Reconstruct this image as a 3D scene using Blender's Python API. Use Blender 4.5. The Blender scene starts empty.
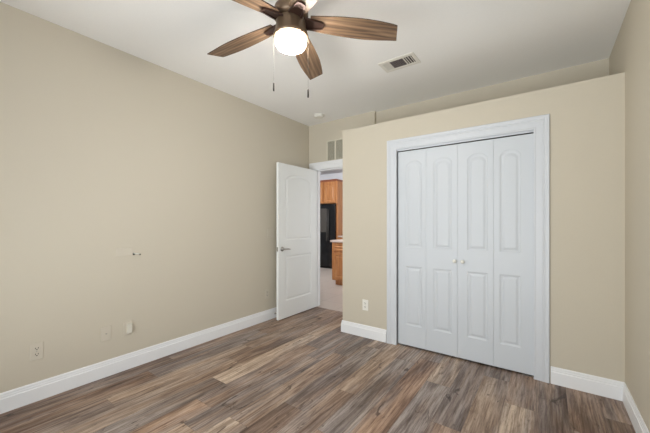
import bpy, bmesh, math, random
from mathutils import Vector, Matrix
random.seed(7)
S = bpy.context.scene
COL = S.collection
PI = math.pi

# ------------------------------------------------------------------ camera
cd = bpy.data.cameras.new('camera'); cam = bpy.data.objects.new('camera', cd); COL.objects.link(cam)
cam.location = (2.95, 0.0, 1.27)
cam.rotation_euler = (PI/2, 0, math.radians(35.87))
cd.sensor_width = 36; cd.sensor_fit = 'HORIZONTAL'
cd.lens = 307/650*36
cd.shift_x = 0.0; cd.shift_y = 6/650
cd.clip_start = 0.02
S.camera = cam

# ------------------------------------------------------------------ world and light
w = bpy.data.worlds.new('world'); S.world = w; w.use_nodes = True
w.node_tree.nodes['Background'].inputs[0].default_value = (.80, .90, 1.0, 1)
w.node_tree.nodes['Background'].inputs[1].default_value = 1.0

def area(name, loc, rot, sx, sy, power, col):
    l = bpy.data.lights.new(name, 'AREA'); l.shape = 'RECTANGLE'; l.size = sx; l.size_y = sy
    l.energy = power; l.color = col
    o = bpy.data.objects.new(name, l); o.location = loc; o.rotation_euler = rot; COL.objects.link(o); return o
WINDOW_W, KITCHEN_W, FAN_W = 78, 5, 146
area('window_daylight_fill', (2.05, -1.2, .9), (math.radians(138), 0, 0), 2.6, 1.8, WINDOW_W, (.89, .94, .97))
area('window_daylight_fill', (4.1, .6, .9), (math.radians(125), 0, PI/2), 1.7, 1.7, 6, (.95, .98, 1.0))  # side fill through the added right-wall window
area('kitchen_fill', (-1.2, 5.6, 2.7), (0, 0, 0), 2.5, 2.0, KITCHEN_W, (.95, .97, 1.0))  # added overhead fill for the kitchen
area('kitchen_fill', (2.5, 5.3, 1.5), (math.radians(105), 0, PI/2), 2.4, 1.6, 18, (.95, .97, 1.0))  # added side fill, also brightens the face of the open door
area('hall_fill', (-.9, 4.05, 2.45), (math.radians(95), 0, math.radians(8)), 2.0, .4, 42, (.95, .97, 1.0))  # added fill aimed at the wall above the kitchen cabinets
S.view_settings.view_transform = 'Standard'; S.view_settings.look = 'None'
S.view_settings.gamma = 1; S.view_settings.use_curve_mapping = False
S.view_settings.exposure = 0.72

# ------------------------------------------------------------------ materials
def lin(c):
    c = c/255
    return c/12.92 if c <= .04045 else ((c+.055)/1.055)**2.4
def rgb(r, g, b): return (lin(r), lin(g), lin(b), 1)
def mat(name, c, rough=.5, metal=0, bump=0, bscale=200, emit=0, spec=.5, ecol=None):
    m = bpy.data.materials.new(name); m.use_nodes = True
    nt = m.node_tree; b = nt.nodes['Principled BSDF']
    b.inputs['Base Color'].default_value = c; b.inputs['Roughness'].default_value = rough
    b.inputs['Metallic'].default_value = metal; b.inputs['Specular IOR Level'].default_value = spec
    if emit:
        b.inputs['Emission Color'].default_value = ecol or c; b.inputs['Emission Strength'].default_value = emit
    tc = nt.nodes.new('ShaderNodeTexCoord')
    n = nt.nodes.new('ShaderNodeTexNoise'); n.inputs['Scale'].default_value = bscale; n.inputs['Detail'].default_value = 3
    nt.links.new(tc.outputs['Object'], n.inputs['Vector'])
    if bump:
        bp = nt.nodes.new('ShaderNodeBump'); bp.inputs['Strength'].default_value = bump; bp.inputs['Distance'].default_value = .002
        nt.links.new(n.outputs['Fac'], bp.inputs['Height']); nt.links.new(bp.outputs['Normal'], b.inputs['Normal'])
    # a very slight procedural variation of the colour
    mx = nt.nodes.new('ShaderNodeMix'); mx.data_type = 'RGBA'
    mx.inputs[6].default_value = c; mx.inputs[7].default_value = (c[0]*.96, c[1]*.96, c[2]*.96, 1)
    nt.links.new(n.outputs['Fac'], mx.inputs[0]); nt.links.new(mx.outputs[2], b.inputs['Base Color'])
    return m
M = {}
M['wall'] = mat('wall_paint', rgb(204, 195, 177), .75, bump=.15, bscale=120, spec=.3)
M['ceil'] = mat('ceiling_paint', rgb(246, 244, 240), .85, bump=.2, bscale=90, spec=.2)
M['trim'] = mat('trim_paint_lightened', rgb(240, 240, 240), .35)  # trim white lightened in colour to offset weak light on baseboards and doorway
M['ctrim'] = mat('trim_paint_dimmed', rgb(209, 212, 216), .4)  # same trim white by the closet, dimmed with cool daylight tint painted in
M['doorwhite'] = mat('door_paint_lightened', rgb(238, 239, 236), .4)  # door white lightened in colour because little light reaches the open leaf
M['door'] = mat('door_paint_dimmed', rgb(206, 210, 214), .45)  # closet copy of the door white, dimmed and tinted by painted daylight
M['hallwhite'] = mat('white_paint', rgb(228, 229, 232), .8)
M['plate'] = mat('plate_painted', rgb(206, 197, 180), .7)
M['white'] = mat('white_plastic', rgb(235, 232, 222), .4)
M['dark'] = mat('dark_hole', rgb(25, 23, 22), .6)
M['nickel'] = mat('satin_nickel', rgb(170, 165, 158), .3, metal=1)
M['bronze'] = mat('fan_bronze', rgb(112, 92, 72), .42, metal=.5)
M['bronzedark'] = mat('fan_bracket_bronze', rgb(70, 50, 42), .4, metal=.5)
M['glow'] = mat('lit_glass', rgb(255, 250, 240), .3, emit=FAN_W*.55, ecol=(1, .96, .90, 1))
M['chain'] = mat('chain_metal', rgb(92, 86, 74), .8)
M['fob'] = mat('fob_bronze', rgb(48, 40, 34), .5, metal=.3)
M['black'] = mat('black_appliance', rgb(18, 18, 19), .22)
M['blackgloss'] = mat('black_gloss_lightened', rgb(80, 76, 71), .2)  # black gloss raised to grey, a reflection put into the colour
M['counter'] = mat('laminate_countertop', rgb(196, 178, 166), .35)
M['louver'] = mat('vent_enamel', rgb(226, 222, 212), .6)
M['ventdark'] = mat('vent_inside', rgb(84, 76, 74), .8)
M['grille'] = mat('grille_enamel', rgb(214, 208, 190), .5)
M['grilledark'] = mat('grille_inside', rgb(120, 116, 100), .8)

def nodes_of(m): return m.node_tree.nodes, m.node_tree.links, m.node_tree.nodes['Principled BSDF']
def plankmat():
    m = bpy.data.materials.new('vinyl_planks'); m.use_nodes = True
    N, L, b = nodes_of(m)
    tone = N.new('ShaderNodeAttribute'); tone.attribute_name = 'tone'
    rnd = N.new('ShaderNodeAttribute'); rnd.attribute_name = 'rnd'
    tc = N.new('ShaderNodeTexCoord')
    off = N.new('ShaderNodeVectorMath'); off.operation = 'MULTIPLY_ADD'
    off.inputs[1].default_value = (37, 53, 11)
    L.new(rnd.outputs['Vector'], off.inputs[0]); L.new(tc.outputs['Object'], off.inputs[2])
    def noise(sx, sy, sc, det, rough=.6, dist=0):
        mp = N.new('ShaderNodeMapping'); mp.inputs['Scale'].default_value = (sx, sy, 1)
        L.new(off.outputs[0], mp.inputs[0])
        n = N.new('ShaderNodeTexNoise'); n.inputs['Scale'].default_value = sc; n.inputs['Detail'].default_value = det
        n.inputs['Roughness'].default_value = rough; n.inputs['Distortion'].default_value = dist
        L.new(mp.outputs[0], n.inputs['Vector']); return n.outputs['Fac']
    def ramp(f, a, bb, c0, c1):
        r = N.new('ShaderNodeMapRange'); r.inputs['From Min'].default_value = a; r.inputs['From Max'].default_value = bb
        r.inputs['To Min'].default_value = c0; r.inputs['To Max'].default_value = c1; L.new(f, r.inputs['Value']); return r.outputs[0]
    def mix(kind, fac, A, B):
        x = N.new('ShaderNodeMix'); x.data_type = 'RGBA'; x.blend_type = kind
        if isinstance(fac, float): x.inputs[0].default_value = fac
        else: L.new(fac, x.inputs[0])
        for i, v in ((6, A), (7, B)):
            if isinstance(v, tuple): x.inputs[i].default_value = v
            else: L.new(v, x.inputs[i])
        return x.outputs[2]
    blot = noise(9, 1.1, 1, 3, .55, .6)          # broad streaky tone change inside a plank
    fine = noise(70, 3.2, 1, 6, .7, .3)          # grain
    gray = noise(6, .9, 1.3, 2, .5, .4)
    knot = noise(16, 5, 1, 4, .6, 1.2)
    pore = noise(160, 24, 1, 4, .7, 0)
    brn = noise(11, .8, 1.1, 2, .5, .5)
    c = mix('MIX', ramp(gray, .46, .62, 0, .6), tone.outputs['Color'], rgb(120, 114, 113))
    c = mix('MIX', ramp(brn, .50, .66, 0, .6), c, rgb(140, 119, 101))
    c = mix('MULTIPLY', ramp(blot, .44, .66, 0, .8), c, rgb(160, 142, 132))
    c = mix('SCREEN', ramp(blot, .46, .30, 0, .22), c, rgb(130, 118, 106))
    c = mix('MULTIPLY', ramp(fine, .44, .66, 0, .9), c, rgb(160, 144, 132))
    c = mix('SCREEN', ramp(fine, .50, .28, 0, .22), c, rgb(150, 138, 125))
    c = mix('MULTIPLY', ramp(pore, .52, .75, 0, .6), c, rgb(170, 160, 152))
    c = mix('MULTIPLY', ramp(knot, .61, .70, 0, .85), c, rgb(118, 96, 82))
    c = mix('MULTIPLY', 1.0, c, (1.70, 1.66, 1.62, 1))
    L.new(c, b.inputs['Base Color'])
    L.new(ramp(fine, .3, .7, .36, .5), b.inputs['Roughness'])
    b.inputs['Specular IOR Level'].default_value = .45
    bp = N.new('ShaderNodeBump'); bp.inputs['Strength'].default_value = .12; bp.inputs['Distance'].default_value = .001
    L.new(fine, bp.inputs['Height']); L.new(bp.outputs['Normal'], b.inputs['Normal'])
    return m
M['plank'] = plankmat()

def woodmat(name, c1, c2, c3, sx, sy, sz, rough=.45, wav=0.0):
    m = bpy.data.materials.new(name); m.use_nodes = True
    N, L, b = nodes_of(m)
    tc = N.new('ShaderNodeTexCoord'); mp = N.new('ShaderNodeMapping'); mp.inputs['Scale'].default_value = (sx, sy, sz)
    L.new(tc.outputs['Object'], mp.inputs[0])
    n = N.new('ShaderNodeTexNoise'); n.inputs['Scale'].default_value = 1; n.inputs['Detail'].default_value = 5
    n.inputs['Distortion'].default_value = 1.0; L.new(mp.outputs[0], n.inputs['Vector'])
    r = N.new('ShaderNodeValToRGB'); r.color_ramp.elements[0].position = .33; r.color_ramp.elements[0].color = c1
    r.color_ramp.elements[1].position = .68; r.color_ramp.elements[1].color = c3
    e = r.color_ramp.elements.new(.5); e.color = c2
    f = n.outputs['Fac']
    if wav:
        mp2 = N.new('ShaderNodeMapping'); mp2.inputs['Scale'].default_value = (1.3, 16, 1); L.new(tc.outputs['Object'], mp2.inputs[0])
        wv = N.new('ShaderNodeTexWave'); wv.bands_direction = 'Y'; wv.inputs['Scale'].default_value = .7
        wv.inputs['Distortion'].default_value = 7; wv.inputs['Detail'].default_value = 3; wv.inputs['Detail Scale'].default_value = 1.2
        L.new(mp2.outputs[0], wv.inputs['Vector'])
        x = N.new('ShaderNodeMix'); x.inputs[0].default_value = wav; L.new(f, x.inputs[2]); L.new(wv.outputs['Fac'], x.inputs[3]); f = x.outputs[0]
    L.new(f, r.inputs['Fac']); L.new(r.outputs['Color'], b.inputs['Base Color'])
    b.inputs['Roughness'].default_value = rough
    return m
M['blade'] = woodmat('blade_walnut', rgb(80, 60, 44), rgb(118, 93, 70), rgb(150, 124, 98), 2.0, 30, 3, .5, .12)
M['bladeedge'] = mat('blade_dark_edge', rgb(62, 42, 32), .5)
M['oak'] = woodmat('oak_cabinet', rgb(158, 100, 54), rgb(177, 119, 70), rgb(190, 133, 83), 30, 30, 2.5, .4)
M['oakdark'] = woodmat('oak_crown', rgb(110, 58, 36), rgb(128, 70, 44), rgb(140, 80, 50), 4, 30, 30, .4)

def tilemat():
    m = bpy.data.materials.new('hall_tile'); m.use_nodes = True
    N, L, b = nodes_of(m)
    tc = N.new('ShaderNodeTexCoord'); br = N.new('ShaderNodeTexBrick')
    br.offset = 0; br.inputs['Scale'].default_value = 1; br.inputs['Brick Width'].default_value = .45; br.inputs['Row Height'].default_value = .45
    br.inputs['Mortar Size'].default_value = .004; br.inputs['Color1'].default_value = rgb(196, 184, 173)
    br.inputs['Color2'].default_value = rgb(190, 178, 167); br.inputs['Mortar'].default_value = rgb(168, 158, 149)
    L.new(tc.outputs['Object'], br.inputs['Vector']); L.new(br.outputs['Color'], b.inputs['Base Color'])
    b.inputs['Roughness'].default_value = .35
    return m
M['tile'] = tilemat()
def glassmat():
    m = bpy.data.materials.new('window_glass'); m.use_nodes = True
    N, L = m.node_tree.nodes, m.node_tree.links; N.remove(N['Principled BSDF'])
    t = N.new('ShaderNodeBsdfTransparent'); g = N.new('ShaderNodeBsdfGlossy'); g.inputs['Roughness'].default_value = .02
    f = N.new('ShaderNodeFresnel'); f.inputs[0].default_value = 1.45; x = N.new('ShaderNodeMixShader')
    L.new(f.outputs[0], x.inputs[0]); L.new(t.outputs[0], x.inputs[1]); L.new(g.outputs[0], x.inputs[2])
    L.new(x.outputs[0], N['Material Output'].inputs['Surface']); return m
M['glass'] = glassmat()

# ------------------------------------------------------------------ mesh helpers
def build(name, bm, m, parent=None, smooth=False, bevel=0, loc=None, mats=None):
    bmesh.ops.recalc_face_normals(bm, faces=bm.faces[:])
    me = bpy.data.meshes.new(name); bm.to_mesh(me); bm.free()
    for x in (mats or [m]): me.materials.append(x)
    o = bpy.data.objects.new(name, me); COL.objects.link(o)
    if loc: o.location = loc
    if parent: o.parent = parent
    if smooth:
        for p in me.polygons: p.use_smooth = True
    if bevel:
        md = o.modifiers.new('bevel', 'BEVEL'); md.width = bevel; md.segments = 2; md.limit_method = 'ANGLE'; md.angle_limit = .6
    return o
def box(bm, x0, x1, y0, y1, z0, z1, mi=0):
    vs = [bm.verts.new((x, y, z)) for x in (x0, x1) for y in (y0, y1) for z in (z0, z1)]
    fs = [(0,1,3,2), (4,6,7,5), (0,4,5,1), (2,3,7,6), (0,2,6,4), (1,5,7,3)]
    for f in fs:
        fc = bm.faces.new([vs[i] for i in f]); fc.material_index = mi
    return vs
def bx(*a):
    bm = bmesh.new(); box(bm, *a); return bm
def lathe(bm, prof, c=(0,0,0), seg=40, axis='z', mi=0):
    rings = []
    for r, h in prof:
        if r < 1e-6:
            p = [(0, 0, h)]
        else: p = [(r*math.cos(2*PI*i/seg), r*math.sin(2*PI*i/seg), h) for i in range(seg)]
        q = []
        for x, y, z in p:
            if axis == 'x': x, y, z = z, x, y
            elif axis == 'y': x, y, z = x, z, y
            q.append(bm.verts.new((x+c[0], y+c[1], z+c[2])))
        rings.append(q)
    for a, b in zip(rings, rings[1:]):
        for i in range(seg):
            j = (i+1) % seg
            if len(a) == 1 and len(b) == 1: continue
            if len(a) == 1: f = bm.faces.new((a[0], b[i], b[j]))
            elif len(b) == 1: f = bm.faces.new((a[i], a[j], b[0]))
            else: f = bm.faces.new((a[i], a[j], b[j], b[i]))
            f.material_index = mi
def sweep(bm, path, prof, up, closed=False):
    """sweep profile (out, h) along a polyline with mitred corners; 'up' = h direction (constant), out = up x tangent"""
    n = len(path); P = [Vector(p) for p in path]; up = Vector(up)
    rings = []
    for i in range(n):
        t0 = (P[i]-P[i-1]).normalized() if i > 0 else None
        t1 = (P[i+1]-P[i]).normalized() if i < n-1 else None
        if t0 is None: t0 = t1
        if t1 is None: t1 = t0
        o0, o1 = up.cross(t0), up.cross(t1)
        o = (o0+o1); o = o/ (o.length_squared/2) if o.length > 1e-6 else o0
        rings.append([bm.verts.new(P[i]+o*a+up*h) for a, h in prof])
    for a, b in zip(rings, rings[1:]):
        for k in range(len(prof)):
            l = (k+1) % len(prof)
            bm.faces.new((a[k], a[l], b[l], b[k]))
    bm.faces.new(rings[0]); bm.faces.new(rings[-1][::-1])
def struct(o): o['kind'] = 'structure'; return o
def empty(name, loc, label, cat, group=None, rz=0):
    o = bpy.data.objects.new(name, None); COL.objects.link(o); o.location = loc; o.rotation_euler.z = rz
    o.empty_display_size = .1
    o['label'] = label; o['category'] = cat
    if group: o['group'] = group
    return o

# ------------------------------------------------------------------ the setting
H = 2.74; XR = 3.40; YC = 3.02; YB = 3.66; YR = 3.71; YK = 3.78; YF = -.60; LEDGE = 2.34; XB = 1.02
W0, W1 = .119, .940        # doorway
C0, C1, CH = 1.68, 2.868, 2.03  # closet opening
DH = 2.06

# floor: vinyl planks running towards the back wall, each plank its own tone
D = (106, 89, 78); DG = (114, 104, 99); G = (126, 118, 114); T = (150, 132, 116); L_ = (170, 154, 138); B = (134, 114, 99); O = (138, 114, 96); LT = (158, 141, 125)
cols = {  # column index from x = .006 : list of (y_start_of_plank, tone)
 0: [(-.96, (92, 74, 62)), (.26, (96, 78, 66)), (1.48, B), (2.70, B)],
 1: [(.02, (112, 84, 62)), (1.24, DG), (2.46, B)],
 2: [(-.35, B), (.87, T), (2.09, T), (3.31, LT)],
 3: [(.58, T), (1.80, B), (3.02, B)],
 4: [(.28, G), (1.50, L_), (2.72, LT)],
 5: [(.03, O), (1.25, B), (2.47, DG)],
 6: [(-.2, T), (1.05, DG), (2.27, G)],
 7: [(.04, L_), (1.26, T), (2.48, G)],
 8: [(.37, D), (1.59, G), (2.81, L_)],
 9: [(.74, T), (1.96, T), (3.18, G)],
 10: [(.28, B), (1.50, G), (2.72, G)],
 11: [(-.1, D), (1.05, O), (2.85, G)],
 12: [(.03, T), (1.25, G), (2.475, L_)],
 13: [(.77, B), (1.99, DG), (3.21, G)],
 14: [(.40, G), (1.62, T), (2.84, DG)],
 15: [(.06, T), (1.28, L_), (2.50, B)],
 16: [(.5, G), (1.75, D)],
 17: [(-.03, B), (1.19, LT), (2.41, B)],
 18: [(.25, T), (1.46, D), (2.685, B)],
}
bm = bmesh.new()
lt = bm.faces.layers.float_vector.new if False else None
tl = bm.loops.layers.float_color.new('tone'); rl = bm.loops.layers.float_color.new('rnd')
for k, lst in cols.items():
    x0 = .006+.18*k; x1 = x0+.18
    if k == 0: x0 = 0
    x1 = min(x1, XR)
    edges = [l[0] for l in lst]+[YK]
    segs = [(edges[i], edges[i+1], lst[i][1]) for i in range(len(lst))]
    y = edges[0]
    while y > YF:
        segs.append((y-1.22, y, random.choice([D, G, T, L_, B, O]))); y -= 1.22
    for a, b, c in segs:
        a = max(a, YF); ymax = YK if x0 > 0 and x1 <= 1.2 else YK
        b = min(b, 3.68)
        if b-a < .01: continue
        g = .0006; r = [random.random() for _ in range(3)]; j = random.uniform(.95, 1.05)
        vs = [bm.verts.new(p) for p in ((x0+g, a+g, 0), (x1-g, a+g, 0), (x1-g, b-g, 0), (x0+g, b-g, 0))]
        f = bm.faces.new(vs)
        for l in f.loops:
            l[tl] = (lin(c[0]*j), lin(c[1]*j), lin(c[2]*j), 1); l[rl] = (*r, 1)
# dark joint bed just below the planks
bed = [bm.verts.new(p) for p in ((0, YF, -.0015), (XR, YF, -.0015), (XR, 3.68, -.0015), (0, 3.68, -.0015))]
f = bm.faces.new(bed)
for l in f.loops: l[tl] = (.03, .024, .02, 1); l[rl] = (0, 0, 0, 1)
box(bm, 0, XR, YF, 3.68, -.1, -.002)
struct(build('floor', bm, M['plank']))
struct(build('floor', bx(-4.2, 2.6, 3.68, 8.0, -.1, -.001), M['tile'])).name = 'floor_hall'
for nm, a in (('ceiling', (0, XR, YF, YK, H, H+.1)), ):
    struct(build(nm, bx(*a), M['ceil']))
struct(build('ceiling_hall', bx(-4.2, 2.6, YK, 8.0, H, H+.1), M['hallwhite']))
struct(build('wall_left', bx(-.12, 0, YF-.12, YK, -.1, H+.1), M['wall']))

# right wall with an added, unseen window beside the camera, for side light
def wall_with_hole(axis, at0, at1, s0, s1, h0, h1, z0, z1):
    bm = bmesh.new()
    def b(a, c, za, zb):
        if axis == 'x': box(bm, at0, at1, a, c, za, zb)
        else: box(bm, a, c, at0, at1, za, zb)
    b(s0, h0, -.1, H+.1); b(h1, s1, -.1, H+.1); b(h0, h1, -.1, z0); b(h0, h1, z1, H+.1)
    return bm
struct(build('wall_right', wall_with_hole('x', XR, XR+.14, YF-.12, YK, -.2, 1.4, .4, 2.4), M['wall']))
struct(build('wall_front', wall_with_hole('y', YF-.14, YF, 0, XR, .5, 2.9, .35, 2.4), M['wall']))
def window(name, axis, a, s0, s1, z0, z1):
    fr = bmesh.new()
    def b(p, q, za, zb, t=.03):
        if axis == 'x': box(fr, a-t, a+t, p, q, za, zb)
        else: box(fr, p, q, a-t, a+t, za, zb)
    b(s0, s0+.04, z0, z1); b(s1-.04, s1, z0, z1); b(s0+.04, s1-.04, z0, z0+.04); b(s0+.04, s1-.04, z1-.04, z1)
    zm = (z0+z1)/2; b(s0+.04, s1-.04, zm-.02, zm+.02)
    o = struct(build(name, fr, M['trim'], bevel=.003))
    g = bmesh.new()
    if axis == 'x': box(g, a-.003, a+.003, s0+.04, s1-.04, z0+.04, z1-.04)
    else: box(g, s0+.04, s1-.04, a-.003, a+.003, z0+.04, z1-.04)
    build('pane', g, M['glass'], o)
window('window_1', 'y', YF-.08, .5, 2.9, .35, 2.4)
window('window_added_2', 'x', XR+.08, -.2, 1.4, .4, 2.4)  # added window, unseen; lets the side fill in

# back wall with the doorway, the deeper recess above the closet
bm = bmesh.new()
box(bm, 0, W0, YB, YK, -.1, H+.1); box(bm, W1, 1.11, YB, YK, -.1, H+.1); box(bm, W0, W1, YB, YK, DH, H+.1)
box(bm, 1.11, XR, YR, YK, -.1, H+.1)
struct(build('wall_back', bm, M['wall']))
# closet box: front wall with opening, side wall, ledge on top
bm = bmesh.new()
T_ = .11
box(bm, XB, C0, YC, YC+T_, -.1, LEDGE-.02); box(bm, C1, XR, YC, YC+T_, -.1, LEDGE-.02); box(bm, C0, C1, YC, YC+T_, CH, LEDGE-.02)
box(bm, XB, XB+.1, YC+T_, YB, -.1, LEDGE-.02)
box(bm, XB, XR, YC, YR, LEDGE-.02, LEDGE)
struct(build('wall_closet', bm, M['wall']))
# rest of the hall and kitchen shell
struct(build('wall_hall', bx(-4.2, -.12, YB, YK, -.1, H+.1), M['hallwhite']))
struct(build('wall_kitchen_back', bx(-4.2, 2.6, 7.62, 7.74, -.1, H+.1), M['hallwhite']))
struct(build('wall_kitchen_left', bx(-4.3, -4.2, YB, 7.74, -.1, H+.1), M['hallwhite']))
struct(build('wall_kitchen_right', bx(2.6, 2.7, YK, 7.74, -.1, H+.1), M['hallwhite']))

# baseboards
BP = [(0, 0), (.015, 0), (.015, .092), (.0135, .096), (.0105, .098), (.0105, .110), (.0085, .113), (.0085, .124), (.005, .133), (0, .133)]
def baseboard(name, path):
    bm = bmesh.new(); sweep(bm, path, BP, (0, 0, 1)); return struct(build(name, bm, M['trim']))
baseboard('baseboard_left', [(0, YB-.02, 0), (0, YF, 0)])
baseboard('baseboard_closet', [(C0-.105, YC, 0), (XB, YC, 0), (XB, YB-.02, 0)])
baseboard('baseboard_right', [(XR, YF, 0), (XR, YC, 0), (C1+.105, YC, 0)])
baseboard('baseboard_front', [(0, YF, 0), (XR, YF, 0)])

# casings: profile (distance from the opening edge outwards, thickness)
def casing(name, x0, x1, zt, y, wd, right=None):
    pr = [(0, 0), (0, .010), (.006, .013), (.012, .013), (.016, .011), (wd*.55, .013), (wd*.62, .017), (wd*.70, .015), (wd*.78, .019), (wd-.004, .020), (wd, .016), (wd, 0)]
    bm = bmesh.new()
    # up = direction out of the wall (0,-1,0); path runs so that (up x t) points away from the opening
    path = [(x0, y, 0), (x0, y, zt), (x1, y, zt), (x1, y, 0)]
    sweep(bm, path, pr, (0, -1, 0))
    return bm
def fixcase(name, x0, x1, zt, y, wd):
    bm = casing(name, x0, x1, zt, y, wd)
    return struct(build(name, bm, M['ctrim']))
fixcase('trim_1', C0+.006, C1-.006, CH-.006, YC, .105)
# doorway casing; its right leg is squeezed against the closet side wall
bm = bmesh.new()
wd = .11
def leg(a0, a1, z0, z1):
    box(bm, a0, a1, YB-.013, YB, z0, z1)
leg(W0-.10, W0-.004, 0, DH); box(bm, W0-.10, W0-.06, YB-.019, YB-.012, 0, DH)
leg(W1+.004, XB, 0, DH)
leg(W0-.10, XB, DH, DH+.105); box(bm, W0-.10, XB, YB-.020, YB-.012, DH+.066, DH+.105); box(bm, W0-.04, XB, YB-.016, YB-.012, DH+.002, DH+.012)
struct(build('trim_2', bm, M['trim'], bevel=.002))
# jambs
bm = bmesh.new()
box(bm, W0-.002, W0+.004, YB-.002, YK+.002, 0, DH); box(bm, W1-.004, W1+.002, YB-.002, YK+.002, 0, DH); box(bm, W0, W1, YB-.002, YK+.002, DH-.004, DH+.002)
box(bm, W0, W0+.012, YB+.045, YB+.085, 0, DH-.004); box(bm, W1-.012, W1, YB+.045, YB+.085, 0, DH-.004); box(bm, W0, W1, YB+.045, YB+.085, DH-.016, DH-.004)
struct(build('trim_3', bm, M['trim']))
bm = bmesh.new()
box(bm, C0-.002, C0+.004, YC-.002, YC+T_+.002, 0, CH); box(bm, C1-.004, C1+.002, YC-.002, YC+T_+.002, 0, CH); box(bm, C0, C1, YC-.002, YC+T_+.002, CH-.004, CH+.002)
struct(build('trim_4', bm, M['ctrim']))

# ------------------------------------------------------------------ panelled door leaves
def arch_loop(x0, x1, z0, z1, rise, d, n=14):
    """panel outline inset by d, arched top (rise above z1)"""
    a, b = x0+d, x1-d; zb = z0+d; zt = z1-d
    pts = [(a, zb), (b, zb)]
    if rise <= 0: return pts+[(b, zt), (a, zt)]
    hw = (b-a)/2; cx = (a+b)/2; rise *= hw/((x1-x0)/2)
    for i in range(n+1):
        t = 1-2*i/n
        pts.append((cx+hw*t, zt+rise*(1-abs(t)**2.8)))
    return pts
def leaf_mesh(x0, x1, z0, z1, y, th, panels, dm=1):
    """slab in the xz plane, front face at y looking to -y, both faces panelled"""
    bm = bmesh.new()
    for side in (0, 1):
        yy = y if side == 0 else y+th
        s = 1 if side == 0 else -1
        outer = [bm.verts.new((px, yy, pz)) for px, pz in ((x0, z0), (x1, z0), (x1, z1), (x0, z1))]
        E = [bm.edges.new((outer[i], outer[(i+1) % 4])) for i in range(4)]
        if side == 0: o_front = outer
        else: o_back = outer
        for (a, b, c, d_, rise) in panels:
            prev = None
            for dd, dep in ((0, 0), (.006, .0045), (.016, .0065), (.020, .0065), (.036, .0012), (.040, .0010)):
                lp = [bm.verts.new((px, yy+s*dep*dm, pz)) for px, pz in arch_loop(a, b, c, d_, rise, dd)]
                if prev is None:
                    for i in range(len(lp)): E.append(bm.edges.new((lp[i], lp[(i+1) % len(lp)])))
                else:
                    for i in range(len(lp)):
                        j = (i+1) % len(lp); bm.faces.new((prev[i], prev[j], lp[j], lp[i]))
                prev = lp
            bm.faces.new(prev)
        bmesh.ops.triangle_fill(bm, edges=E, use_beauty=True, use_dissolve=False)
    for i in range(4):
        j = (i+1) % 4; bm.faces.new((o_front[i], o_front[j], o_back[j], o_back[i]))
    return bm
# open room door (door_1): modelled in local xz, then turned so its face looks to +x
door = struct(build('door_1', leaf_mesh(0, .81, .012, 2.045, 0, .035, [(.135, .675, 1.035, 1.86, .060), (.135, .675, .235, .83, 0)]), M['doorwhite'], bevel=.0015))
door.location = (.157, YB-.818, 0); door.rotation_euler = (0, 0, PI/2)   # local x -> world y, local -y -> world +x
# lever handle
bm = bmesh.new()
hx, hz = .068, .925
lathe(bm, [(0, 0), (.030, 0), (.031, -.004), (.027, -.010), (.012, -.013), (.0105, -.045), (0, -.047)], (hx, 0, hz), 28, 'y')
for i in range(10):
    pass
pr = []
def tube(bm, pts, rs, seg=10):
    rings = []; P = [Vector(p) for p in pts]
    for i, p in enumerate(P):
        t = (P[min(i+1, len(P)-1)]-P[max(i-1, 0)]).normalized()
        u = t.orthogonal().normalized(); v = t.cross(u)
        if rings:  # keep frames aligned
            u = (lastu - t*lastu.dot(t)).normalized(); v = t.cross(u)
        lastu = u
        rings.append([bm.verts.new(p+(u*math.cos(2*PI*k/seg)+v*math.sin(2*PI*k/seg))*rs[i]) for k in range(seg)])
    for a, b in zip(rings, rings[1:]):
        for k in range(seg): bm.faces.new((a[k], a[(k+1) % seg], b[(k+1) % seg], b[k]))
    bm.faces.new(rings[0][::-1]); bm.faces.new(rings[-1])
tube(bm, [(hx-.004, -.040, hz), (hx+.015, -.045, hz+.001), (hx+.045, -.046, hz), (hx+.08, -.044, hz-.003), (hx+.112, -.040, hz-.008)], [.010, .0095, .0085, .008, .007])
hd = build('door_handle', bm, M['nickel'], door, smooth=True)
bm = bmesh.new()
lathe(bm, [(0, 0), (.030, 0), (.031, .004), (.027, .010), (.012, .013), (.0105, .045), (0, .047)], (hx, .035, hz), 28, 'y')
build('door_handle', bm, M['nickel'], door, smooth=True)
bm = bmesh.new(); box(bm, -.0012, 0, .006, .029, hz-.028, hz+.028); box(bm, -.008, -.001, .012, .024, hz-.007, hz+.007)
build('latch', bm, M['nickel'], door)
for hz_ in (.22, 1.02, 1.84):
    bm = bmesh.new(); lathe(bm, [(0, -.045), (.006, -.045), (.006, .045), (0, .045)], (.8135, .0405, hz_), 12); box(bm, .790, .811, .0352, .0365, hz_-.044, hz_+.044)
    build('hinge', bm, M['nickel'], door)

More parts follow.
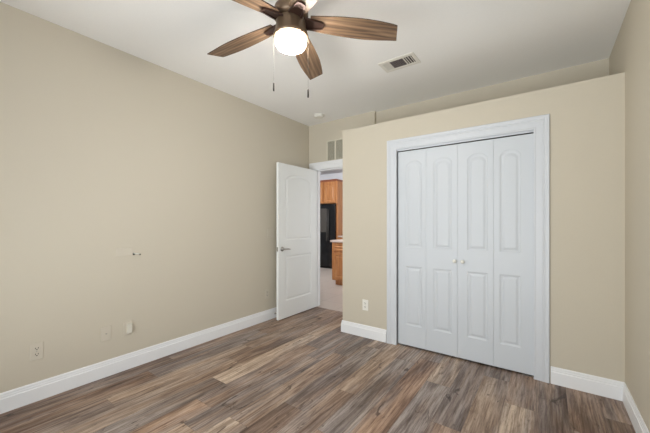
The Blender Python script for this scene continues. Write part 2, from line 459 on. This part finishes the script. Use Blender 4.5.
# closet bifold pairs: door_2 (left) and door_3 (right)
XL = [1.696, 1.984, 2.277, 2.572, 2.862]
offs = [(.078, .042), (.072, .050), (.082, .044), (.046, .088)]
YD = YC+.016
for d in range(2):
    root = bpy.data.objects.new('door_%d' % (d+2), None); COL.objects.link(root); struct(root)
    root.location = ((XL[2*d]+XL[2*d+2])/2, YD, 0)
    for k in (2*d, 2*d+1):
        a, b = XL[k]+.0005, XL[k+1]-.0005
        l, r = offs[k]
        bm = leaf_mesh(a-root.location.x, b-root.location.x, .016, 2.000, 0, .032,
              [(a+l-root.location.x, b-r-root.location.x, 1.017, 1.845, .048), (a+l-root.location.x, b-r-root.location.x, .222, .822, 0)])
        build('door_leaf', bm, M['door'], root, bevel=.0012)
    kx = (2.253 if d == 0 else 2.322)-root.location.x
    bm = bmesh.new(); lathe(bm, [(0, 0), (.010, 0), (.0075, -.008), (.0075, -.014), (.014, -.020), (.0175, -.027), (.0155, -.034), (.008, -.038), (0, -.039)], (kx, 0, .910), 24, 'y')
    build('knob', bm, M['white'], root, smooth=True)
    bm = bmesh.new(); sx = (XL[0]+.03 if d == 0 else XL[4]-.05)-root.location.x
    box(bm, sx-.03, sx+.045, .004, .028, .0002, .005); lathe(bm, [(0, .005), (.004, .005), (.004, .018), (0, .018)], (sx, .016, 0), 10)
    build('pivot_bracket', bm, M['nickel'], root)
bm = bmesh.new(); box(bm, C0+.006, C1-.006, YC+.022, YC+.046, CH-.022, CH-.004)
struct(build('trim_5', bm, mat('track_dark', rgb(70, 68, 66), .6)))

bm = bx(C0+.0045, C1-.0045, YC+.006, YC+.014, CH-.021, CH-.0045)
struct(build('trim_6', bm, M['ctrim']))

# ------------------------------------------------------------------ ceiling fan
FX, FY = 1.706, 1.372
fan = empty('ceiling_fan', (FX, FY, H), 'five-blade wood and bronze ceiling fan with a lit glass bowl and two pull chains', 'ceiling fan')
bz = lambda z: z-H
bm = bmesh.new(); lathe(bm, [(0, 0), (.068, 0), (.068, -.012), (.060, -.045), (.030, -.062), (0, -.062)], seg=40); build('canopy', bm, M['bronze'], fan, smooth=True)
bm = bmesh.new(); lathe(bm, [(0, -.06), (.0125, -.06), (.0125, -.16), (0, -.16)], seg=20); build('downrod', bm, M['bronze'], fan, smooth=True)
bm = bmesh.new(); lathe(bm, [(0, bz(2.598)), (.022, bz(2.598)), (.026, bz(2.575)), (.060, bz(2.568)), (.098, bz(2.550)), (.104, bz(2.53)), (.104, bz(2.498)), (.092, bz(2.487)), (.075, bz(2.482)), (0, bz(2.482))], seg=48)
build('motor_housing', bm, M['bronze'], fan, smooth=True)
bm = bmesh.new(); lathe(bm, [(0, bz(2.482)), (.080, bz(2.482)), (.088, bz(2.470)), (.090, bz(2.440)), (.094, bz(2.420)), (.100, bz(2.402)), (.104, bz(2.390)), (.104, bz(2.377)), (.098, bz(2.373)), (0, bz(2.373))], seg=48)
build('switch_housing', bm, M['bronze'], fan, smooth=True)
bm = bmesh.new(); lathe(bm, [(.090, bz(2.376)), (.092, bz(2.366)), (.0925, bz(2.35)), (.090, bz(2.336)), (.082, bz(2.322)), (.068, bz(2.314)), (.045, bz(2.310)), (0, bz(2.308))], seg=48)
build('light_bowl', bm, M['glow'], fan, smooth=True)
# blade: local x radial, y counter-clockwise seen from above
def blade_outline(n=14):
    top, bot = [], []
    for i in range(n+1):
        t = i/n; r = .115+t*(.652-.115)
        wdt = .052+.024*math.sin(min(t/.62, 1)*PI/2)-(.020*((t-.62)/.38)**1.6 if t > .62 else 0)
        top.append((r+.020*(t > .999), wdt)); bot.append((r-.012*(t > .999), -wdt))
    return bot+top[::-1]
def blade_bm():
    bm = bmesh.new(); pts = blade_outline(); th = .006
    def P(x, y, z): return (x, y, z-.030*(x/.66)-.0)
    dn = [bm.verts.new(P(x, y, 0)) for x, y in pts]; up = [bm.verts.new(P(x, y, th)) for x, y in pts]
    bm.faces.new(up).material_index = 0; bm.faces.new(dn[::-1]).material_index = 0
    for i in range(len(pts)):
        j = (i+1) % len(pts); bm.faces.new((dn[i], dn[j], up[j], up[i])).material_index = 1
    return bm
def bracket_bm():
    bm = bmesh.new(); th = .004
    def plate(pts, z0, z1):
        a = [bm.verts.new((x, y, z0-.030*x/.66)) for x, y in pts]; b = [bm.verts.new((x, y, z1-.030*x/.66)) for x, y in pts]
        bm.faces.new(a[::-1]); bm.faces.new(b)
        for i in range(len(pts)):
            j = (i+1) % len(pts); bm.faces.new((a[i], a[j], b[j], b[i]))
    out = [(.085, -.043), (.140, -.035), (.182, -.027), (.194, -.020), (.198, 0), (.194, .020), (.182, .027), (.140, .035), (.085, .043)]
    plate(out, -.006, -.001)
    # raised rim on the lower side
    inn = [(x*.93+.008 if x > .1 else x, y*.72) for x, y in out]
    a = [bm.verts.new((x, y, -.0125-.030*x/.66)) for x, y in out]; b = [bm.verts.new((x, y, -.0125-.030*x/.66)) for x, y in inn]
    c = [bm.verts.new((x, y, -.0055-.030*x/.66)) for x, y in out]; d = [bm.verts.new((x, y, -.0055-.030*x/.66)) for x, y in inn]
    for i in range(len(out)-1):
        j = i+1
        bm.faces.new((a[i], a[j], b[j], b[i])); bm.faces.new((a[i], c[i], c[j], a[j])); bm.faces.new((b[i], b[j], d[j], d[i]))
    return bm
blade_me = bracket_me = None
ph0 = 3.257
for k in range(5):
    an = ph0-k*2*PI/5
    if k == 0:
        bl = build('blade', blade_bm(), None, fan, mats=[M['blade'], M['bladeedge']]); br = build('blade_bracket', bracket_bm(), M['bronzedark'], fan)
        bl0, br0 = bl, br
    else:
        bl = bl0.copy(); br = br0.copy()
        for o in (bl, br): COL.objects.link(o); o.parent = fan
    for o in (bl, br):
        o.matrix_local = Matrix.Translation((0, 0, bz(2.475))) @ Matrix.Rotation(an, 4, 'Z') @ Matrix.Rotation(-.20, 4, 'X')
Rv = Vector((math.cos(math.radians(35.87)), math.sin(math.radians(35.87)), 0)); Fv = Vector((-Rv.y, Rv.x, 0))
for s, zb, fw in ((-1.0, 2.058, 0), (1, 2.019, 0)):
    p = Rv*(.103*s)+Fv*fw
    bm = bmesh.new(); lathe(bm, [(0, bz(2.400)), (.00045, bz(2.400)), (.00045, bz(zb+.05)), (0, bz(zb+.05))], (p.x, p.y, 0), 8)
    ch = build('pull_chain', bm, M['chain'], fan, smooth=True)
    bm = bmesh.new(); lathe(bm, [(0, bz(zb+.054)), (.0032, bz(zb+.052)), (.0048, bz(zb+.044)), (.0052, bz(zb+.006)), (.004, bz(zb)), (0, bz(zb))], (p.x, p.y, 0), 12)
    build('fob', bm, M['fob'], ch, smooth=True)

# ------------------------------------------------------------------ ceiling register (three-way)
vent = empty('ceiling_vent', (1.848, 2.69, H), 'small rectangular supply vent with louvres set in the white ceiling', 'air vent')
hx_, hy_ = .168, .104
bm = bmesh.new()
ix, iy = .135, .066
for a in ((-hx_, hx_, -hy_, -iy), (-hx_, hx_, iy, hy_), (-hx_, -ix, -iy, iy), (ix, hx_, -iy, iy)): box(bm, *a, -.006, 0)
for xx in (-.075, .060): box(bm, xx-.005, xx+.005, -iy, iy, -.007, -.001)
build('frame', bm, M['louver'], vent, bevel=.002)
bm = bx(-ix, ix, -iy, iy, -.0012, -.0002); build('duct_opening', bm, M['ventdark'], vent)
def slats(bm, x0, x1, y0, y1, n, along, tilt, z0=-.0065, z1=-.0015):
    for i in range(n):
        if along == 'x':
            c = y0+(i+.5)*(y1-y0)/n; vs = [(x0, c-tilt, z0), (x1, c-tilt, z0), (x1, c+tilt, z1), (x0, c+tilt, z1)]
        else:
            c = x0+(i+.5)*(x1-x0)/n; vs = [(c-tilt, y0, z0), (c-tilt, y1, z0), (c+tilt, y1, z1), (c+tilt, y0, z1)]
        A = [bm.verts.new(v) for v in vs]; Bv = [bm.verts.new((v[0], v[1], v[2]+.0006)) for v in vs]
        bm.faces.new(A); bm.faces.new(Bv[::-1])
        for q in range(4): bm.faces.new((A[q], A[(q+1) % 4], Bv[(q+1) % 4], Bv[q]))
bm = bmesh.new(); slats(bm, -.070, .055, -iy, iy, 11, 'x', .0028); build('louvre', bm, mat('vent_slat_middle', rgb(168, 156, 150), .5), vent)
bm = bmesh.new(); slats(bm, -ix, -.080, -iy, iy, 5, 'y', .0040); build('louvre', bm, M['louver'], vent)
bm = bmesh.new(); slats(bm, .068, ix, -iy, iy, 3, 'y', -.0050); build('louvre', bm, M['louver'], vent)

# smoke detector
sd = empty('smoke_detector', (.424, 3.354, H), 'round white smoke detector on the ceiling near the back corner', 'smoke detector')
bm = bmesh.new(); lathe(bm, [(0, 0), (.074, 0), (.074, -.008), (0, -.008)], seg=40); build('mounting_base', bm, M['white'], sd, smooth=False)
bm = bmesh.new(); lathe(bm, [(0, -.008), (.068, -.008), (.068, -.022), (.060, -.030), (.030, -.034), (0, -.034)], seg=40); build('cover', bm, M['white'], sd, smooth=True)

# return grille on the back wall above the doorway
ra = empty('return_air_grille', (.49, YB, 2.31), 'louvred return air grille in the wall above the doorway', 'air vent')
bm = bmesh.new()
gx, gz = .153, .155
def rb(bm, x0, x1, z0, z1, y0, y1): box(bm, x0, x1, y0, y1, z0, z1)
for a in ((-gx, gx, gz-.02, gz), (-gx, gx, -gz, -gz+.02), (-gx, -gx+.02, -gz+.02, gz-.02), (gx-.02, gx, -gz+.02, gz-.02), (-.011, .011, -gz+.02, gz-.02)): rb(bm, *a, -.008, 0)
build('frame', bm, M['grille'], ra, bevel=.0015)
build('duct_opening', bx(-gx+.02, gx-.02, -.0012, -.0002, -gz+.02, gz-.02), M['grilledark'], ra)
for x0, x1 in ((-gx+.02, -.011), (.011, gx-.02)):
    bm = bmesh.new(); n = 18
    for i in range(n):
        c = -gz+.02+(i+.5)*(2*gz-.04)/n
        vs = [(x0, -.0075, c-.0045), (x1, -.0075, c-.0045), (x1, -.002, c+.0045), (x0, -.002, c+.0045)]
        A = [bm.verts.new(v) for v in vs]; Bv = [bm.verts.new((v[0], v[1]-.0006, v[2]+.0006)) for v in vs]
        bm.faces.new(A); bm.faces.new(Bv[::-1])
        for q in range(4): bm.faces.new((A[q], A[(q+1) % 4], Bv[(q+1) % 4], Bv[q]))
    build('louvre', bm, M['grille'], ra)

# ------------------------------------------------------------------ wall devices (local: plate in xz plane, looking to -y)
def outlet(loc, rz, label, m, group):
    t = empty('wall_outlet', loc, label, 'outlet', group, rz)
    build('cover_plate', bx(-.036, .036, -.006, 0, -.060, .060), m, t, bevel=.003)
    for zc in (-.021, .021):
        bm = bmesh.new()
        pts = []
        for i in range(24):
            a = 2*PI*i/24; pts.append((.0172*math.cos(a), max(-.0125, min(.0125, .0172*math.sin(a)))))
        fa = [bm.verts.new((x, -.0085, z+zc)) for x, z in pts]; fb = [bm.verts.new((x, -.0058, z+zc)) for x, z in pts]
        bm.faces.new(fa)
        for i in range(24): bm.faces.new((fa[i], fb[i], fb[(i+1) % 24], fa[(i+1) % 24]))
        rc = build('receptacle', bm, m, t)
        bm = bmesh.new(); box(bm, -.0092, -.0058, -.0089, -.0084, zc-.001, zc+.009); box(bm, .0058, .0092, -.0089, -.0084, zc-.001, zc+.009)
        lathe(bm, [(0, -.0089), (.0038, -.0089), (.0038, -.0084), (0, -.0084)], (0, 0, zc-.007), 12, 'y')
        build('slots', bm, M['dark'], rc)
    bm = bmesh.new(); lathe(bm, [(0, -.0072), (.0025, -.0070), (.003, -.0058), (0, -.0058)], (0, 0, 0), 12, 'y'); build('screw', bm, M['nickel'], t)
    return t
RZL = PI/2       # local -y -> world +x
outlet((0, .569, .351), RZL, 'duplex outlet low on the left wall, nearest the camera', M['plate'], None)
outlet((0, 2.789, .347), RZL, 'duplex outlet low on the left wall just beside the open white door', M['plate'], None)
outlet((1.320, YC, .356), 0, 'white duplex outlet low on the closet wall between doorway and closet', M['white'], None)
# painted-over coax plate
t = empty('coax_plate', (0, .993, .353), 'painted-over wall plate with one tiny centre jack, low on the left wall', 'wall plate', rz=RZL)
build('cover_plate', bx(-.037, .037, -.0065, 0, -.060, .060), M['plate'], t, bevel=.003)
bm = bmesh.new(); lathe(bm, [(0, -.012), (.0035, -.012), (.0042, -.0062), (0, -.0062)], (0, 0, 0), 12, 'y'); build('jack', bm, M['nickel'], t)
# white plug-in block on a painted plate
t = empty('phone_jack', (0, 1.158, .352), 'wall plate carrying a raised white block, low on the left wall', 'wall plate', rz=RZL)
build('cover_plate', bx(-.036, .036, -.006, 0, -.058, .058), M['plate'], t, bevel=.003)
build('jack_block', bx(-.014, .026, -.026, -.006, -.040, .042), mat('jack_cream', rgb(218, 213, 198), .6), t, bevel=.004)
# horizontal cable plate with a loose cable end
t = empty('cable_plate', (0, 1.135, 1.017), 'horizontal painted plate with a dark gap and cable stub, chest high on the left wall', 'wall plate', rz=RZL)
build('cover_plate', bx(-.070, .060, -.006, 0, -.034, .036), M['plate'], t, bevel=.003)
bm = bmesh.new()
box(bm, .061, .078, -.0025, -.0002, -.033, -.015)
build('wall_hole', bm, M['dark'], t, bevel=.003)
bm = bmesh.new(); tube(bm, [(.070, -.002, -.020), (.080, -.016, -.020), (.098, -.022, -.024), (.108, -.020, -.028)], [.0045]*4, 10)
cb = build('cable', bm, M['white'], t, smooth=True)
bm = bmesh.new(); tube(bm, [(.106, -.0205, -.0275), (.116, -.018, -.032)], [.0062, .0062], 10); build('connector', bm, mat('connector_metal', rgb(90, 84, 74), .4, metal=.6), cb)
# light switch behind the open door
t = empty('light_switch', (0, 2.872, 1.13), 'painted rocker light switch on the left wall, half behind the open door edge', 'light switch', rz=RZL)
build('cover_plate', bx(-.075, .060, -.006, 0, -.060, .060), M['plate'], t, bevel=.003)
for xx in (-.035, .022): build('rocker', bx(xx-.016, xx+.016, -.009, -.006, -.033, .033), M['plate'], t, bevel=.002)
# door stop
t = empty('door_stop', (.015, 2.925, .058), 'little white-tipped spring door stop on the left baseboard behind the open door', 'door stop', rz=RZL)
bm = bmesh.new(); lathe(bm, [(0, 0), (.011, 0), (.009, -.006), (.004, -.008), (.004, -.064), (0, -.064)], seg=16, axis='y'); build('spring', bm, M['nickel'], t, smooth=True)
bm = bmesh.new(); lathe(bm, [(0, -.062), (.008, -.062), (.008, -.076), (0, -.077)], seg=16, axis='y'); build('rubber_tip', bm, M['dark'], t, smooth=True)

# ------------------------------------------------------------------ kitchen seen through the doorway
def cab_door(bm_y, x0, x1, z0, z1, rise, parent, name='door', y=0, handle=None):
    bm = leaf_mesh(x0, x1, z0, z1, y, .019, [(x0+.055, x1-.055, z0+.055, z1-.055-rise, rise)] if (z1-z0) > .25 else [(x0+.03, x1-.03, z0+.03, z1-.03, 0)], dm=1.4)
    return build(name, bm, M['oak'], parent)
KY = 6.94
# refrigerator
fr = empty('refrigerator', (-2.11, KY, 0), 'tall black refrigerator seen through the doorway under the oak cabinet', 'refrigerator')
build('body', bx(-.38, .41, .03, .66, .03, 1.775), M['black'], fr, bevel=.006)
a = build('door', bx(-.38, .175, -.045, .027, .06, 1.775), M['black'], fr, bevel=.008)
build('reflection_panel', bx(-.21, .115, -.049, -.0455, 1.00, 1.66), M['blackgloss'], a, bevel=.002)  # grey panel stands in for a reflection on the black door
b_ = build('door', bx(.181, .41, -.045, .027, .06, 1.775), M['black'], fr, bevel=.008)
for par, xx in ((a, .150), (b_, .205)):
    bm = bmesh.new(); tube(bm, [(xx, -.044, .75), (xx, -.085, .78), (xx, -.085, 1.6), (xx, -.044, 1.63)], [.010]*4, 10); build('handle', bm, M['blackgloss'], par, smooth=True)
build('toe_grille', bx(-.37, .40, .01, .03, .0, .058), M['dark'], fr)
# cabinet above it with its full-height end panel
uc = empty('upper_cabinet', (-2.11, KY+.02, 1.80), 'oak wall cabinet with an arched door above the black refrigerator', 'cabinet')
build('body', bx(-.40, .412, .0, .62, 0, .60), M['oak'], uc, bevel=.002)
for x0, x1 in ((-.39, -.02), (.01, .385)):
    cab_door(None, x0, x1, .02, .58, .05, uc, y=-.020)
bm = bmesh.new(); sweep(bm, [(.412, .62, .60), (.412, -.0, .60), (-.40, -.0, .60)], [(0, 0), (-.012, 0), (-.045, .045), (-.045, .06), (0, .06)], (0, 0, 1))
build('crown_moulding', bm, M['oakdark'], uc)
ep = build('end_panel', bx(-.018, .018, 0, .66, 0, 2.40), M['oak'], None, bevel=.002, loc=(-1.674, KY+.01, 0))
ep['label'] = 'tall oak end panel standing at the right side of the black refrigerator'; ep['category'] = 'cabinet panel'
def base_cab(x, y, wdt, dep, label, ndoor):
    c = empty('base_cabinet', (x, y, 0), label, 'cabinet')
    build('body', bx(0, wdt, 0, dep, .10, .868), M['oak'], c, bevel=.002)
    build('toe_kick', bx(.045, wdt, .06, dep, 0, .10), M['oak'], c)
    for i in range(ndoor):
        a, b = .03+i*(wdt-.03)/ndoor, (i+1)*(wdt-.03)/ndoor
        cab_door(None, a, b, .125, .66, 0, c, y=-.020)
        cab_door(None, a, b, .70, .845, 0, c, 'drawer', y=-.020)
    return c
base_cab(-.61, 5.17, .95, .60, 'nearer oak base cabinet with a drawer, ending beside the hall tiles', 2)
ct = build('countertop', bx(-.03, .98, -.03, .62, 0, .040), M['counter'], None, bevel=.005, loc=(-.61, 5.17, .870))
ct['label'] = 'pinkish beige countertop on the nearer oak base cabinet'; ct['category'] = 'countertop'
base_cab(-1.65, 6.98, 1.5, .60, 'farther oak base cabinet along the kitchen back wall beside the end panel', 3)
ct = build('countertop', bx(-.002, 1.53, -.03, .62, 0, .040), M['counter'], None, bevel=.005, loc=(-1.65, 6.98, .870))
ct['label'] = 'pale countertop on the farther base cabinet by the end panel'; ct['category'] = 'countertop'
